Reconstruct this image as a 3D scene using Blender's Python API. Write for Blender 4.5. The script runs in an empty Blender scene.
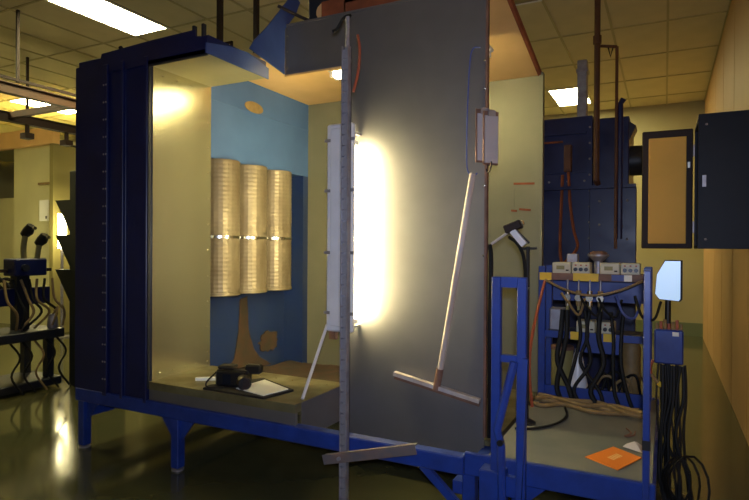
import bpy, math, random
from mathutils import Vector, Matrix
random.seed(7)
S = bpy.context.scene
COL = S.collection

# ------------------------------------------------------------------ camera
CAM_F, CAM_YAW, CAM_PITCH, CAM_ROLL = 568.862, 0.472, -0.005, 0.006
cd = bpy.data.cameras.new('view_camera'); cam = bpy.data.objects.new('view_camera', cd); COL.objects.link(cam)
cd.sensor_width = 36; cd.lens = CAM_F * 36 / 749; cd.clip_start = 0.05; cd.clip_end = 60
_f = Vector((-math.sin(CAM_YAW)*math.cos(CAM_PITCH), math.cos(CAM_YAW)*math.cos(CAM_PITCH), math.sin(CAM_PITCH)))
_r = Vector((math.cos(CAM_YAW), math.sin(CAM_YAW), 0)); _u = _r.cross(_f)
r2 = _r*math.cos(CAM_ROLL) + _u*math.sin(CAM_ROLL); u2 = _u*math.cos(CAM_ROLL) - _r*math.sin(CAM_ROLL)
M4 = Matrix((r2, u2, -_f)).transposed().to_4x4(); M4.translation = Vector((0, 0, 1.6))
cam.matrix_world = M4
S.camera = cam

# ------------------------------------------------------------------ world, flash, exposure
w = bpy.data.worlds.new('world'); S.world = w; w.use_nodes = True
w.node_tree.nodes['Background'].inputs[0].default_value = (0.5, 0.42, 0.25, 1)
w.node_tree.nodes['Background'].inputs[1].default_value = 0.02
fl = bpy.data.lights.new('camera_flash', 'AREA'); fl.shape = 'DISK'; fl.size = 0.10; fl.energy = 26; fl.color = (0.62, 0.72, 1.0); fl.spread = math.radians(115)
flo = bpy.data.objects.new('camera_flash', fl); COL.objects.link(flo)
flo.matrix_world = M4.copy(); flo.location = (0.04, -0.05, 1.72)
S.view_settings.view_transform = 'Standard'; S.view_settings.look = 'None'
S.view_settings.gamma = 1; S.view_settings.use_curve_mapping = False
S.view_settings.exposure = 0.0
WARM = (1.0, 0.87, 0.45)
TROFFER_E, BOOTH_E, STAND_E = 52.0, 40.0, 175.0

# ------------------------------------------------------------------ materials
MATS = {}
def mat(name, col, rough=.5, metal=0, col2=None, scale=6, detail=4, bump=0, emit=None, estr=0, stretch=None, lo=.35, hi=.65, rvar=0, spec=.5):
    m = bpy.data.materials.new(name); m.use_nodes = True; nt = m.node_tree; b = nt.nodes['Principled BSDF']
    b.inputs['Base Color'].default_value = (*col, 1); b.inputs['Roughness'].default_value = rough; b.inputs['Metallic'].default_value = metal
    b.inputs['Specular IOR Level'].default_value = spec
    if col2 or bump or rvar:
        tc = nt.nodes.new('ShaderNodeTexCoord'); mp = nt.nodes.new('ShaderNodeMapping')
        if stretch: mp.inputs['Scale'].default_value = stretch
        nz = nt.nodes.new('ShaderNodeTexNoise'); nz.inputs['Scale'].default_value = scale; nz.inputs['Detail'].default_value = detail
        nt.links.new(tc.outputs['Object'], mp.inputs[0]); nt.links.new(mp.outputs[0], nz.inputs['Vector'])
        rp = nt.nodes.new('ShaderNodeMapRange'); rp.inputs[1].default_value = lo; rp.inputs[2].default_value = hi
        nt.links.new(nz.outputs['Fac'], rp.inputs[0])
        if col2:
            mx = nt.nodes.new('ShaderNodeMix'); mx.data_type = 'RGBA'
            mx.inputs[6].default_value = (*col, 1); mx.inputs[7].default_value = (*col2, 1)
            nt.links.new(rp.outputs[0], mx.inputs[0]); nt.links.new(mx.outputs[2], b.inputs['Base Color'])
        if rvar:
            r = nt.nodes.new('ShaderNodeMapRange'); r.inputs[3].default_value = max(.02, rough-rvar); r.inputs[4].default_value = rough+rvar
            nt.links.new(rp.outputs[0], r.inputs[0]); nt.links.new(r.outputs[0], b.inputs['Roughness'])
        if bump:
            bp = nt.nodes.new('ShaderNodeBump'); bp.inputs['Strength'].default_value = bump; bp.inputs['Distance'].default_value = .01
            nt.links.new(nz.outputs['Fac'], bp.inputs['Height']); nt.links.new(bp.outputs[0], b.inputs['Normal'])
    if emit:
        b.inputs['Emission Color'].default_value = (*emit, 1); b.inputs['Emission Strength'].default_value = estr
    MATS[name] = m
    return m
mat('floor', (.056, .062, .030), .12, col2=(.088, .084, .036), scale=1.1, rvar=.05)
mat('ceiling_tile', (.70, .62, .36), .9, col2=(.76, .67, .40), scale=3, bump=.15)
mat('t_bar', (.50, .43, .20), .6)
mat('wall_tan', (.52, .31, .13), .6, col2=(.57, .34, .15), scale=1.2)
mat('wall_cream', (.46, .42, .22), .6, col2=(.41, .37, .19), scale=1)
mat('dado_green', (.16, .20, .10), .5)
mat('navy', (.006, .010, .062), .36, col2=(.008, .014, .085), scale=5, rvar=.06)
mat('blue', (.018, .052, .29), .42, col2=(.012, .036, .21), scale=9, rvar=.08)
mat('teal_blue', (.075, .155, .34), .5, col2=(.062, .13, .30), scale=3)
mat('deep_blue', (.010, .026, .10), .5, col2=(.016, .03, .085), scale=4)
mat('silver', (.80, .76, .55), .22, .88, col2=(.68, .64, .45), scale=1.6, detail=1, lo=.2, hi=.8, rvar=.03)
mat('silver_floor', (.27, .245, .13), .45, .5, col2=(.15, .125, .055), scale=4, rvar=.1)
mat('panel_grey', (.235, .225, .232), .43, .6, col2=(.205, .195, .20), scale=2.5, rvar=.02)
mat('liner', (.25, .235, .145), .5, .25, col2=(.21, .20, .12), scale=2)
mat('liner_dull', (.50, .45, .24), .55, .3, col2=(.44, .39, .20), scale=2)
mat('roof_tan', (.82, .52, .22), .6, col2=(.74, .46, .18), scale=2.5)
mat('powder', (.068, .031, .012), .95, col2=(.042, .030, .014), scale=9, bump=.6)
mat('powder_red', (.34, .09, .03), .9, col2=(.22, .06, .02), scale=8, bump=.3)
mat('cartridge', (.25, .20, .125), .45, .3, col2=(.15, .11, .06), scale=4, stretch=(1, 1, .5), rvar=.08)
mat('chrome', (.75, .72, .62), .22, 1)
mat('steel', (.40, .39, .42), .45, .5, col2=(.30, .27, .28), scale=14)
mat('rust_steel', (.25, .17, .14), .6, .4, col2=(.17, .15, .15), scale=10)
mat('white_paint', (.82, .80, .80), .35, col2=(.76, .74, .73), scale=6)
mat('wood_white', (.55, .50, .48), .55, col2=(.42, .34, .30), scale=12, stretch=(1, 1, .2))
mat('dark_rubber', (.03, .018, .014), .7)
mat('brown_blade', (.24, .12, .08), .6, col2=(.16, .08, .05), scale=10)
mat('black', (.012, .012, .013), .35)
mat('black_matte', (.012, .011, .010), .7)
mat('hose_black', (.010, .010, .009), .6, spec=.25)
mat('hose_tan', (.30, .20, .08), .6, col2=(.22, .14, .05), scale=12)
mat('hose_red', (.38, .08, .03), .5)
mat('hose_blue', (.05, .08, .30), .5)
mat('paper', (.95, .94, .84), .8)
mat('grey_paper', (.46, .42, .42), .8)
mat('yellow', (.80, .52, .02), .5)
mat('orange', (.72, .20, .02), .55)
mat('rust_dark', (.075, .032, .013), .6, col2=(.05, .024, .012), scale=5)
mat('orange_rail', (.17, .062, .020), .6, col2=(.11, .045, .018), scale=5)
mat('cream_box', (.62, .56, .38), .45)
mat('deck', (.17, .17, .155), .65, col2=(.12, .13, .125), scale=3.2, bump=.1)
mat('dark_box', (.006, .009, .015), .5, col2=(.008, .011, .018), scale=3, spec=.2)
mat('tan_lining', (.85, .46, .08), .7, col2=(.78, .42, .07), scale=2.5)
mat('dark_frame', (.030, .018, .014), .6, spec=.25)
mat('olive', (.28, .24, .08), .5)
mat('olive_panel', (.76, .73, .42), .28, .3, col2=(.70, .67, .38), scale=1.5)
mat('dark_green', (.03, .034, .018), .6)
mat('dark_machine', (.014, .018, .034), .45, col2=(.02, .02, .022), scale=6)
mat('glow_panel', (.3, .4, .55), .3, emit=(.50, .72, 1.0), estr=.7)  # pale pedestal panel; its bluish brightness is put in as even emission
mat('diffuser', (.9, .9, .8), .5, emit=WARM, estr=TROFFER_E)
mat('tube_booth', (.9, .9, .8), .5, emit=WARM, estr=BOOTH_E)
mat('tube_stand', (.9, .9, .8), .5, emit=(1.0, .86, .43), estr=STAND_E)
mat('diffuser_off', (.22, .17, .07), .4)
mat('slot_blue', (.05, .09, .27), .45, col2=(.04, .07, .22), scale=6)
mat('lamp_spot', (.9, .9, .8), .5, emit=WARM, estr=40)

# ------------------------------------------------------------------ mesh builder
class MB:
    def __init__(s): s.v = []; s.f = []
    def add(s, vs, fs):
        n = len(s.v); s.v += [tuple(v) for v in vs]; s.f += [tuple(i+n for i in f) for f in fs]; return s
    def box(s, x0, x1, y0, y1, z0, z1, b=0):
        if b <= 0:
            vs = [(x, y, z) for x in (x0, x1) for y in (y0, y1) for z in (z0, z1)]
            return s.add(vs, [(0,1,3,2),(4,6,7,5),(0,4,5,1),(2,3,7,6),(0,2,6,4),(1,5,7,3)])
        # chamfered box
        vs = []; idx = {}
        X = (x0, x1); Y = (y0, y1); Z = (z0, z1); fs = []
        def vid(i, j, k, a):
            key = (i, j, k, a)
            if key not in idx:
                p = [X[i], Y[j], Z[k]]; d = [b*(1-2*i), b*(1-2*j), b*(1-2*k)]
                for q in range(3):
                    if q != a: p[q] += d[q]
                idx[key] = len(vs); vs.append(tuple(p))
            return idx[key]
        R = (0, 1)
        for i in R: fs.append([vid(i,0,0,0), vid(i,1,0,0), vid(i,1,1,0), vid(i,0,1,0)])
        for j in R: fs.append([vid(0,j,0,1), vid(1,j,0,1), vid(1,j,1,1), vid(0,j,1,1)])
        for k in R: fs.append([vid(0,0,k,2), vid(1,0,k,2), vid(1,1,k,2), vid(0,1,k,2)])
        for i in R:
            for j in R: fs.append([vid(i,j,0,0), vid(i,j,1,0), vid(i,j,1,1), vid(i,j,0,1)])
            for k in R: fs.append([vid(i,0,k,0), vid(i,1,k,0), vid(i,1,k,2), vid(i,0,k,2)])
        for j in R:
            for k in R: fs.append([vid(0,j,k,1), vid(1,j,k,1), vid(1,j,k,2), vid(0,j,k,2)])
        for i in R:
            for j in R:
                for k in R: fs.append([vid(i,j,k,0), vid(i,j,k,1), vid(i,j,k,2)])
        return s.add(vs, fs)
    def tube(s, pts, r, n=8, caps=True):
        pts = [Vector(p) for p in pts]; rs = r if isinstance(r, (list, tuple)) else [r]*len(pts)
        vs = []; fs = []
        d0 = (pts[1]-pts[0]).normalized(); up = Vector((0,0,1)) if abs(d0.z) < .9 else Vector((1,0,0))
        a = d0.cross(up).normalized()
        for i, p in enumerate(pts):
            d = (pts[min(i+1, len(pts)-1)] - pts[max(i-1, 0)]).normalized()
            a = (a - d*a.dot(d)).normalized(); c = d.cross(a)
            for k in range(n):
                t = 2*math.pi*(k+.5)/n; vs.append(p + (a*math.cos(t) + c*math.sin(t))*rs[i])
        for i in range(len(pts)-1):
            for k in range(n):
                k2 = (k+1) % n; fs.append((i*n+k, i*n+k2, (i+1)*n+k2, (i+1)*n+k))
        if caps:
            fs.append(tuple(range(n-1, -1, -1))); fs.append(tuple((len(pts)-1)*n+k for k in range(n)))
        return s.add(vs, fs)
    def bar(s, p, q, w, h, up=(0,0,1)):
        p = Vector(p); q = Vector(q); d = (q-p).normalized(); up = Vector(up)
        if abs(d.dot(up)) > .95: up = Vector((0,1,0))
        a = d.cross(up).normalized(); c = a.cross(d)
        vs = [e + a*sx*w/2 + c*sz*h/2 for e in (p, q) for sx in (-1, 1) for sz in (-1, 1)]
        return s.add(vs, [(0,1,3,2),(4,6,7,5),(0,4,5,1),(2,3,7,6),(0,2,6,4),(1,5,7,3)])
    def prism(s, poly, axis, lo, hi):
        """poly in the two remaining axes (cyclic order x<y<z), extruded along axis"""
        n = len(poly); vs = []
        for t in (lo, hi):
            for a, b in poly:
                vs.append({'x': (t, a, b), 'y': (a, t, b), 'z': (a, b, t)}[axis])
        fs = [tuple(range(n)), tuple(range(2*n-1, n-1, -1))] + [(i, i+n, (i+1) % n + n, (i+1) % n) for i in range(n)]
        return s.add(vs, fs)
    def lathe(s, c, prof, n=24):
        """prof: list of (r, z) about vertical axis at c"""
        vs = []; fs = []
        for r, z in prof:
            for k in range(n):
                t = 2*math.pi*k/n; vs.append((c[0]+r*math.cos(t), c[1]+r*math.sin(t), c[2]+z))
        for i in range(len(prof)-1):
            for k in range(n): fs.append((i*n+k, i*n+(k+1) % n, (i+1)*n+(k+1) % n, (i+1)*n+k))
        fs.append(tuple(range(n-1, -1, -1))); fs.append(tuple((len(prof)-1)*n+k for k in range(n)))
        return s.add(vs, fs)
    def build(s, name, m, parent=None, smooth=False, loc=None):
        import bmesh
        me = bpy.data.meshes.new(name); me.from_pydata(s.v, [], s.f)
        bm = bmesh.new(); bm.from_mesh(me); bmesh.ops.recalc_face_normals(bm, faces=bm.faces); bm.to_mesh(me); bm.free()
        me.materials.append(MATS[m])
        if smooth:
            for p in me.polygons: p.use_smooth = True
            try: me.set_sharp_from_angle(angle=math.radians(38))
            except Exception: pass
        return link(name, me, parent, loc)
def link(name, me, parent=None, loc=None):
    o = bpy.data.objects.new(name, me); COL.objects.link(o)
    if parent is not None:
        o.parent = parent
        o.matrix_parent_inverse = Matrix.Translation(-world_loc(parent))
    if loc: o.location = loc
    return o
def world_loc(o):
    p = Vector(o.location)
    return p
def tag(o, label=None, cat=None, group=None, kind=None):
    if label: o['label'] = label
    if cat: o['category'] = cat
    if group: o['group'] = group
    if kind: o['kind'] = kind
    return o
def thing(name, loc, label, cat, group=None):
    o = bpy.data.objects.new(name, None); COL.objects.link(o); o.location = loc; o.empty_display_size = .1
    return tag(o, label, cat, group)
def struct(o): return tag(o, kind='structure')
def smooth_path(pts, k=6):
    P = [Vector(p) for p in pts]; P = [P[0]*2-P[1]] + P + [P[-1]*2-P[-2]]; out = []
    for i in range(1, len(P)-2):
        for j in range(k):
            t = j/k; a, b, c, d = P[i-1:i+3]
            out.append(.5*((2*b)+(c-a)*t+(2*a-5*b+4*c-d)*t*t+(3*b-a-3*c+d)*t**3))
    out.append(P[-2]); return out
BOLT = {}
def bolt(parent, p, axis, m='chrome', r=.009, name='rivet'):
    """rivet head: a low faceted dome, shared mesh"""
    key = (axis, m, r, name)
    if key not in BOLT:
        vs = []; fs = []; n = 6
        for h, q in ((0, 1), (.45, .8)):
            for k in range(n):
                t = 2*math.pi*k/n; vs.append((q*r*math.cos(t), q*r*math.sin(t), h*r))
        vs.append((0, 0, .7*r))
        for k in range(n): fs.append((k, (k+1) % n, n+(k+1) % n, n+k)); fs.append((n+k, n+(k+1) % n, 2*n))
        R = {'-y': Matrix.Rotation(math.pi/2, 4, 'X'), '+x': Matrix.Rotation(math.pi/2, 4, 'Y'), '-x': Matrix.Rotation(-math.pi/2, 4, 'Y'), '+z': Matrix.Identity(4), '-z': Matrix.Rotation(math.pi, 4, 'X')}[axis]
        me = bpy.data.meshes.new(name); me.from_pydata([R @ Vector(v) for v in vs], [], fs); me.materials.append(MATS[m]); BOLT[key] = me
    return link(name, BOLT[key], parent, p)

# ================================================================== SETTING
RX0, RX1, RY0, RY1, RH = -13.2, .63, -3.5, 12.0, 4.3
struct(MB().box(RX0-.2, RX1+.2, RY0-.2, RY1+.2, -.1, 0).build('floor', 'floor'))
struct(MB().box(RX0-.15, RX0, RY0-.15, RY1+.15, 0, RH+.2).build('wall_left', 'wall_cream'))
wr = struct(MB().box(RX1, RX1+.15, RY0, RY1, 0, RH+.2).build('wall_right', 'wall_tan'))
for i, (a, b) in enumerate([(y, y+1.2) for y in (3.2, 4.42, 5.64, 6.86, 8.08, 9.30, 10.52)]):
    MB().box(RX1-.012, RX1, a+.006, b+.006, 0.0, RH-.02, .004).build('wall_board', 'wall_tan', wr)
wb = struct(MB().box(RX0, RX1+.15, RY1, RY1+.15, 0, RH+.2).build('wall_back', 'wall_cream'))
struct(MB().box(RX0, RX1+.15, RY0-.15, RY0, 0, RH+.2).build('wall_front', 'wall_cream'))
struct(MB().box(RX0, RX1, RY1-.02, RY1, 0, .24).build('baseboard_back', 'dado_green'))
ceil = struct(MB().box(RX0-.15, RX1+.15, RY0-.15, RY1+.15, RH+.02, RH+.15).build('ceiling', 'ceiling_tile'))
GX, GY, TX, TY = -6.09, 3.91, .61, 1.22
tile = MB().box(.012, TX-.012, .012, TY-.012, .004, .018).build('ceiling_tile', 'ceiling_tile', ceil)
tm = tile.data; COL.objects.unlink(tile); bpy.data.objects.remove(tile)
lights = [(0, 0), (7, 5), (-8, 2), (7, 1), (-5, -1), (-4, 5)]  # last two are unseen troffers, added to brighten the room
for i in range(-12, 12):
    for j in range(-1, 7):
        x = GX+i*TX; y = GY+j*TY
        if (i, j) in lights or x+TX > RX1+.55 or y+TY > RY1+.2: continue
        link('ceiling_tile', tm, ceil, (x, y, RH + random.choice((0, 0, .001, .003))))
for i in range(-11, 12):
    x = GX+i*TX
    if RX0 < x < RX1: MB().box(x-.013, x+.013, GY-TY, RY1, RH-.006, RH+.006).build('grid_bar', 't_bar', ceil)
for j in range(-1, 7):
    y = GY+j*TY
    MB().box(RX0, RX1, y-.013, y+.013, RH-.005, RH+.005).build('grid_bar', 't_bar', ceil)
tl = {(0,0): 'long fluorescent ceiling troffer above the tall navy filter housing', (7,5): 'fluorescent ceiling troffer above the far blue machine and its vertical pipes',
      (-8,2): 'fluorescent ceiling troffer beyond the orange overhead conveyor rails', (7,1): 'unlit dark ceiling troffer above the open end of the booth',
      (-5,-1): 'unseen fluorescent ceiling troffer added to light the gun mover side', (-4,5): 'unseen fluorescent ceiling troffer added for light behind the tall navy filter housing'}
for (i, j) in lights:
    x = GX+i*TX; y = GY+j*TY
    t = thing('ceiling_light', (x+TX/2, y+TY/2, RH), tl[(i,j)], 'ceiling light', 'fluorescent ceiling troffers')
    fr = MB()
    for a in ((.0, .03, 0, TY), (TX-.03, TX, 0, TY), (.03, TX-.03, 0, .03), (.03, TX-.03, TY-.03, TY)):
        fr.box(x+a[0], x+a[1], y+a[2], y+a[3], RH-.012, RH+.02)
    fr.build('frame', 'white_paint', t)
    MB().box(x+.03, x+TX-.03, y+.03, y+TY-.03, RH-.006, RH+.012).build('diffuser', 'diffuser_off' if (i, j) == (7, 1) else 'diffuser', t)

# ================================================================== COATING BOOTH
XL, X0, XR, XE = -4.15, -3.354, -1.03, -2.06
Y0, YS, YB = 2.95, 3.58, 5.02
ZF, ZC, ZT, ZC2 = .607, 2.916, 3.286, 3.09
B = thing('powder_coating_booth', (-2.6, 4.0, 0), 'raised sheet metal spray booth with navy filter housing, grey front panel and silver inside', 'booth')
# filter housing
MB().box(XL, -3.60, Y0, 5.25, .42, 3.05, .008).build('filter_housing', 'navy', B)
fp = MB().box(-3.60, X0-.012, Y0, Y0+.03, .42, 3.05).build('front_sheet', 'navy', B)
for x, wd in ((-3.81, .05), (-3.625, .03), (-3.375, .035)):
    rib = MB().box(x-wd/2, x+wd/2, Y0-.022, Y0, .45, 2.98, .004).build('seam_flange', 'navy', B)
    if x == -3.81:
        for k in range(18):
            for dx in (-.013, .013): bolt(rib, (x+dx, Y0-.022, .58+k*.132), '-y', 'steel', .008, 'bolt')
    if x == -3.375:
        pass
MB().prism([(XL-.012, .45), (XL-.012, 3.0), (-3.88, 3.01), (-3.86, 3.07), (-3.30, 3.09), (-2.9, 3.095), (-2.9, 3.05), (-2.79, 3.03), (-2.79, 2.918), (X0, 2.918), (-3.84, 2.918), (-3.84, .45)], 'y', Y0-.012, Y0-.001).build('top_fascia', 'navy', B)
# silver left wall, front section
sl = MB().box(-3.59, X0, Y0+.032, YS, ZF-.03, ZC+.02).build('left_wall', 'silver', B)
for k in range(11): bolt(sl, (X0, YS-.03, ZF+.12+k*.21), '+x', r=.008)
for k in range(5): bolt(sl, (X0, Y0+.10+k*.125, ZF+.045), '+x', r=.009)
for k in range(4): bolt(sl, (X0, Y0+.12+k*.14, ZC-.045), '+x', r=.009)
MB().box(X0-.03, X0+.004, Y0-.012, Y0+.012, ZF-.05, ZC).build('edge_trim', 'dark_machine', B)
# blue filter module
MB().box(-3.62, X0, YS, YB, 2.335, ZC2).build('module_header', 'teal_blue', B)
MB().box(-3.62, -3.585, YS, YB+.03, .30, 2.335).build('module_wall', 'deep_blue', B)
MB().box(-3.60, X0, 4.93, YB, .30, 2.335).build('module_pillar', 'deep_blue', B)
# oval plate on header
MB().box(X0, X0+.004, YS, YB, 2.818, 2.826).build('seam', 'teal_blue', B)
ov = MB(); n = 20
ov.prism([(4.13+.13*math.cos(2*math.pi*k/n), 2.868+.05*math.sin(2*math.pi*k/n)) for k in range(n)], 'x', X0, X0+.006).build('oval_plate', 'hose_tan', B)
for i, cy in enumerate((3.785, 4.165, 4.555)):
    c = MB(); prof = []
    zb, zt = 1.20, 2.335
    nn = 62
    for k in range(nn+1):
        z = zb + (zt-zb)*k/nn
        prof.append((.1715 if k % 2 else .1695, z))
    cart = c.lathe((-3.44, cy, 0), prof, 28).build('filter_cartridge', 'cartridge', B, smooth=False)
    MB().lathe((-3.44, cy, 0), [(.17, 1.665), (.177, 1.668), (.177, 1.69), (.17, 1.693)], 28).build('clamp_band', 'chrome', cart, True)
    MB().lathe((-3.44, cy, 0), [(.165, 1.175), (.176, 1.18), (.176, 1.205), (.165, 1.208)], 28).build('end_cap', 'cartridge', cart, True)
# chamber shell
bw = MB().box(-3.36, -.955, YB, YB+.03, .30, ZC2).build('back_wall', 'liner', B)
MB().box(-3.36, -2.1, YS+.02, YB+.04, ZC2, ZC2+.05).build('chamber_roof', 'roof_tan', B)
def sloped(x0, x1, ya, yb, za, zb, th):
    b = MB().box(x0, x1, ya, yb, 0, th); b.v = [(x, y, z + za + (zb-za)*(y-ya)/(yb-ya)) for x, y, z in b.v]; return b
sloped(-2.1, -.985, YS+.03, YB+.04, 3.385, 3.085, .03).build('chamber_roof', 'roof_tan', B)
MB().prism([(YS+.03, ZC2+.05), (YS+.03, 3.40), (YB-.1, 3.105), (YB-.1, ZC2+.05)], 'x', -2.105, -2.095).build('roof_cheek', 'roof_tan', B)
MB().box(-2.3, -.985, YS+.03, YS+.055, 3.30, 3.43).build('roof_front_edge', 'powder_red', B)
sloped(-.985, -.960, YS+.03, YB+.04, 3.375, 3.075, .05).build('roof_edge', 'powder_red', B)
MB().box(-.975, -.94, YB-.02, YB+.05, .38, ZC2+.02).build('corner_post', 'liner', B)
for (x0, z0, x1, z1) in ((-1.19, 2.165, -1.01, 2.16), (-1.21, 1.93, -1.16, 1.925), (-1.14, 1.94, -1.04, 1.93)):
    MB().bar((x0, YB-.004, z0), (x1, YB-.004, z1), .006, .018).build('scrape_mark', 'powder_red', bw)
for z in (1.945, 2.115): MB().box(-1.19, -.99, YB-.003, YB, z, z+.006).build('seam', 'liner', bw)
MB().box(-1.19, -1.184, YB-.003, YB, 1.92, 2.12).build('seam', 'liner', bw)
# floor of wing and chamber
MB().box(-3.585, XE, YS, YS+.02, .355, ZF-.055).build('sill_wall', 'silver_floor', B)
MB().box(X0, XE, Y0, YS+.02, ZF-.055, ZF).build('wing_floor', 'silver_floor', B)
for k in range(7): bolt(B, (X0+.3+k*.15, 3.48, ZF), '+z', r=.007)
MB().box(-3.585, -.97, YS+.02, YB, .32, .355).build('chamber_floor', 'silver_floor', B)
# powder drifts: height field
def drift(name, x0, x1, y0, y1, base, fn, m, parent, nx=40, ny=24):
    b = MB(); vs = []; fs = []
    for i in range(nx+1):
        for j in range(ny+1):
            x = x0+(x1-x0)*i/nx; y = y0+(y1-y0)*j/ny; e = min(i, nx-i, j, ny-j)
            vs.append((x, y, base + (0 if e == 0 else fn(x, y))))
    for i in range(nx):
        for j in range(ny):
            a = i*(ny+1)+j; fs.append((a, a+1, a+ny+2, a+ny+1))
    return b.add(vs, fs).build(name, m, parent, True)
def nz(x, y): return .5+.25*math.sin(7.1*x+3*y)+.15*math.sin(13*x-11*y+1)+.1*math.sin(29*x+23*y)
drift('powder_drift', -3.58, -1.3, YS+.03, YB-.005, .356, lambda x, y: .030+.022*nz(x, y)+.03*math.exp(-((y-3.9)/.3)**2)*nz(x*.7, y)+.07*math.exp(-((x+3.48)/.14)**2-((y-4.2)/.25)**2), 'powder', B)
# spatter of powder caked on module wall
sp = MB(); pts = []
for k in range(26):
    t = 2*math.pi*k/26; r = .10+.055*random.random(); pts.append((4.66+r*1.15*math.cos(t), .64+r*.8*math.sin(t)))
sp.prism(pts, 'x', -3.587, -3.572).build('caked_powder', 'powder', B)
sp = MB(); sp.prism([(4.0, .40), (4.14, .55), (4.20, .8), (4.22, 1.10), (4.32, 1.12), (4.34, .8), (4.42, .60), (4.52, .50), (4.7, .40)], 'x', -3.587, -3.576).build('caked_powder', 'powder', B)
# canopy and slot
cp = MB().box(-3.36, -2.79, Y0, YS, ZC+.008, 3.045).build('canopy', 'navy', B)
cl = MB().box(X0, -2.80, Y0+.004, YS-.004, ZC, ZC+.008).build('canopy_liner', 'liner_dull', B)
MB().box(-3.36, -2.79, Y0-.012, Y0, ZC-.012, ZC+.03).build('canopy_trim', 'dark_machine', B)
MB().prism([(2.925, ZC), (YS+.03, ZC), (YS+.03, 3.0), (3.36, 3.05), (3.15, 3.03), (2.925, 2.985)], 'x', -2.795, -2.785).build('slot_plate', 'slot_blue', B)
MB().prism([(3.15, 2.985), (YS-.02, ZC), (YS-.02, 3.26), (3.70, 3.42), (3.76, 3.54), (3.66, 3.57), (3.48, 3.36), (3.34, 3.20), (3.20, 3.06)], 'x', -2.605, -2.595).build('slot_plate', 'slot_blue', B)
MB().tube([(-2.62, 3.5, 3.42), (-2.5, 3.62, 3.36), (-2.42, 3.64, 3.32)], .012).build('slot_lever', 'dark_rubber', B)
# grey front panel, one L shaped sheet
fpn = MB().prism([(-2.608, ZC), (XE, ZC), (XE, .22), (XR, .22), (XR, ZT), (-2.608, ZT)], 'y', YS, YS+.02).build('front_panel', 'panel_grey', B)
MB().box(-2.608, XR, YS-.006, YS+.024, ZT, ZT+.016).build('top_lip', 'panel_grey', B)
MB().box(-2.608, XE, YS-.005, YS+.022, ZC-.014, ZC).build('header_lip', 'roof_tan', B)
MB().box(XR-.004, XR+.012, YS-.008, YS+.03, .38, ZT).build('edge_trim', 'brown_blade', B)
for k in range(3): bolt(fpn, (-2.585, YS, 2.97+k*.12), '-y', r=.008)
for z in (2.0, 2.62, 2.80, 1.55): bolt(fpn, (XR-.006, YS-.008, z), '-y', r=.009)
# base frame
MB().box(XL, -.955, Y0-.02, Y0+.06, .375, .475, .006).build('base_beam', 'blue', B)
MB().box(XL, -.955, 5.18, 5.26, .24, .34, .006).build('base_beam', 'blue', B)
for x in (XL+.04, -1.0): MB().box(x-.04, x+.04, Y0+.06, 5.18, .24, .31).build('cross_beam', 'blue', B)
MB().box(X0, XE, Y0+.005, Y0+.03, .475, ZF-.055).build('sill_plate', 'panel_grey', B)
MB().box(XE-.004, XE+.004, Y0+.07, YS, .36, ZF-.002).build('side_skirt', 'panel_grey', B)
def leg(x, y, gus):
    l = MB().box(x-.035, x+.035, y-.035, y+.035, .02, .38, .005).build('leg', 'blue', B)
    MB().lathe((x, y, 0), [(.045, 0), (.045, .012), (.02, .02), (.02, .03)], 12).build('foot_pad', 'steel', l, True)
    for g in gus: MB().prism([(x+g*.03, .38), (x+g*.17, .38), (x+g*.03, .20)], 'y', y-.006, y+.006).build('gusset', 'blue', l)
leg(-4.10, 2.98, (1,)); leg(-3.09, 2.98, (-1, 1)); leg(-.93, 2.98, ()); leg(-4.10, 5.2, (1,)); leg(-2.4, 5.2, (-1, 1)); leg(-1.0, 5.2, (-1,))
MB().bar((-1.20, 2.965, .38), (-.93, 2.965, .14), .03, .045).build('brace', 'blue', B)
# fluorescent batten inside the booth roof
t = thing('booth_batten_light', (-1.8, 4.12, ZC2), 'twin tube fluorescent batten under the roof inside the spray booth', 'light fixture')
MB().box(-2.52, -1.15, 4.05, 4.19, ZC2-.03, ZC2, .006).build('housing', 'white_paint', t)
for y in (4.085, 4.155): MB().tube([(-2.48, y, ZC2-.05), (-1.2, y, ZC2-.05)], .019, 10).build('tube', 'tube_booth', t, True)
for x in (-2.49, -1.18):
    for y in (4.085, 4.155): MB().box(x-.015, x+.015, y-.02, y+.02, ZC2-.072, ZC2-.03).build('tube_holder', 'white_paint', t)
# clutter on the roof
for k in range(6):
    x = -2.05+k*.14
    tag(MB().tube(smooth_path([(x, 3.72+.03*(k%3), 3.425), (x+.03, 3.74, 3.45+.04*(k%2)), (x+.14, 3.80, 3.48+.03*(k%3)), (x+.20, 3.78, 3.44), (x+.24, 3.86, 3.40)], 5), .022, 8).build('air_hose', 'hose_red', None, True), 'red air hose looped on the booth roof behind the grey panel', 'hose', 'red hoses on the booth roof')
t = thing('roof_fan_unit', (-2.45, 3.95, ZC2+.05), 'dark fan unit with flanged inlet on top of the booth roof', 'fan')
MB().box(-2.58, -2.38, 3.85, 4.05, ZC2+.05, 3.62, .01).build('body', 'dark_machine', t)
MB().tube([(-2.40, 3.84, 3.45), (-2.40, 3.80, 3.45)], .07, 14).build('inlet', 'roof_tan', t)

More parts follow.
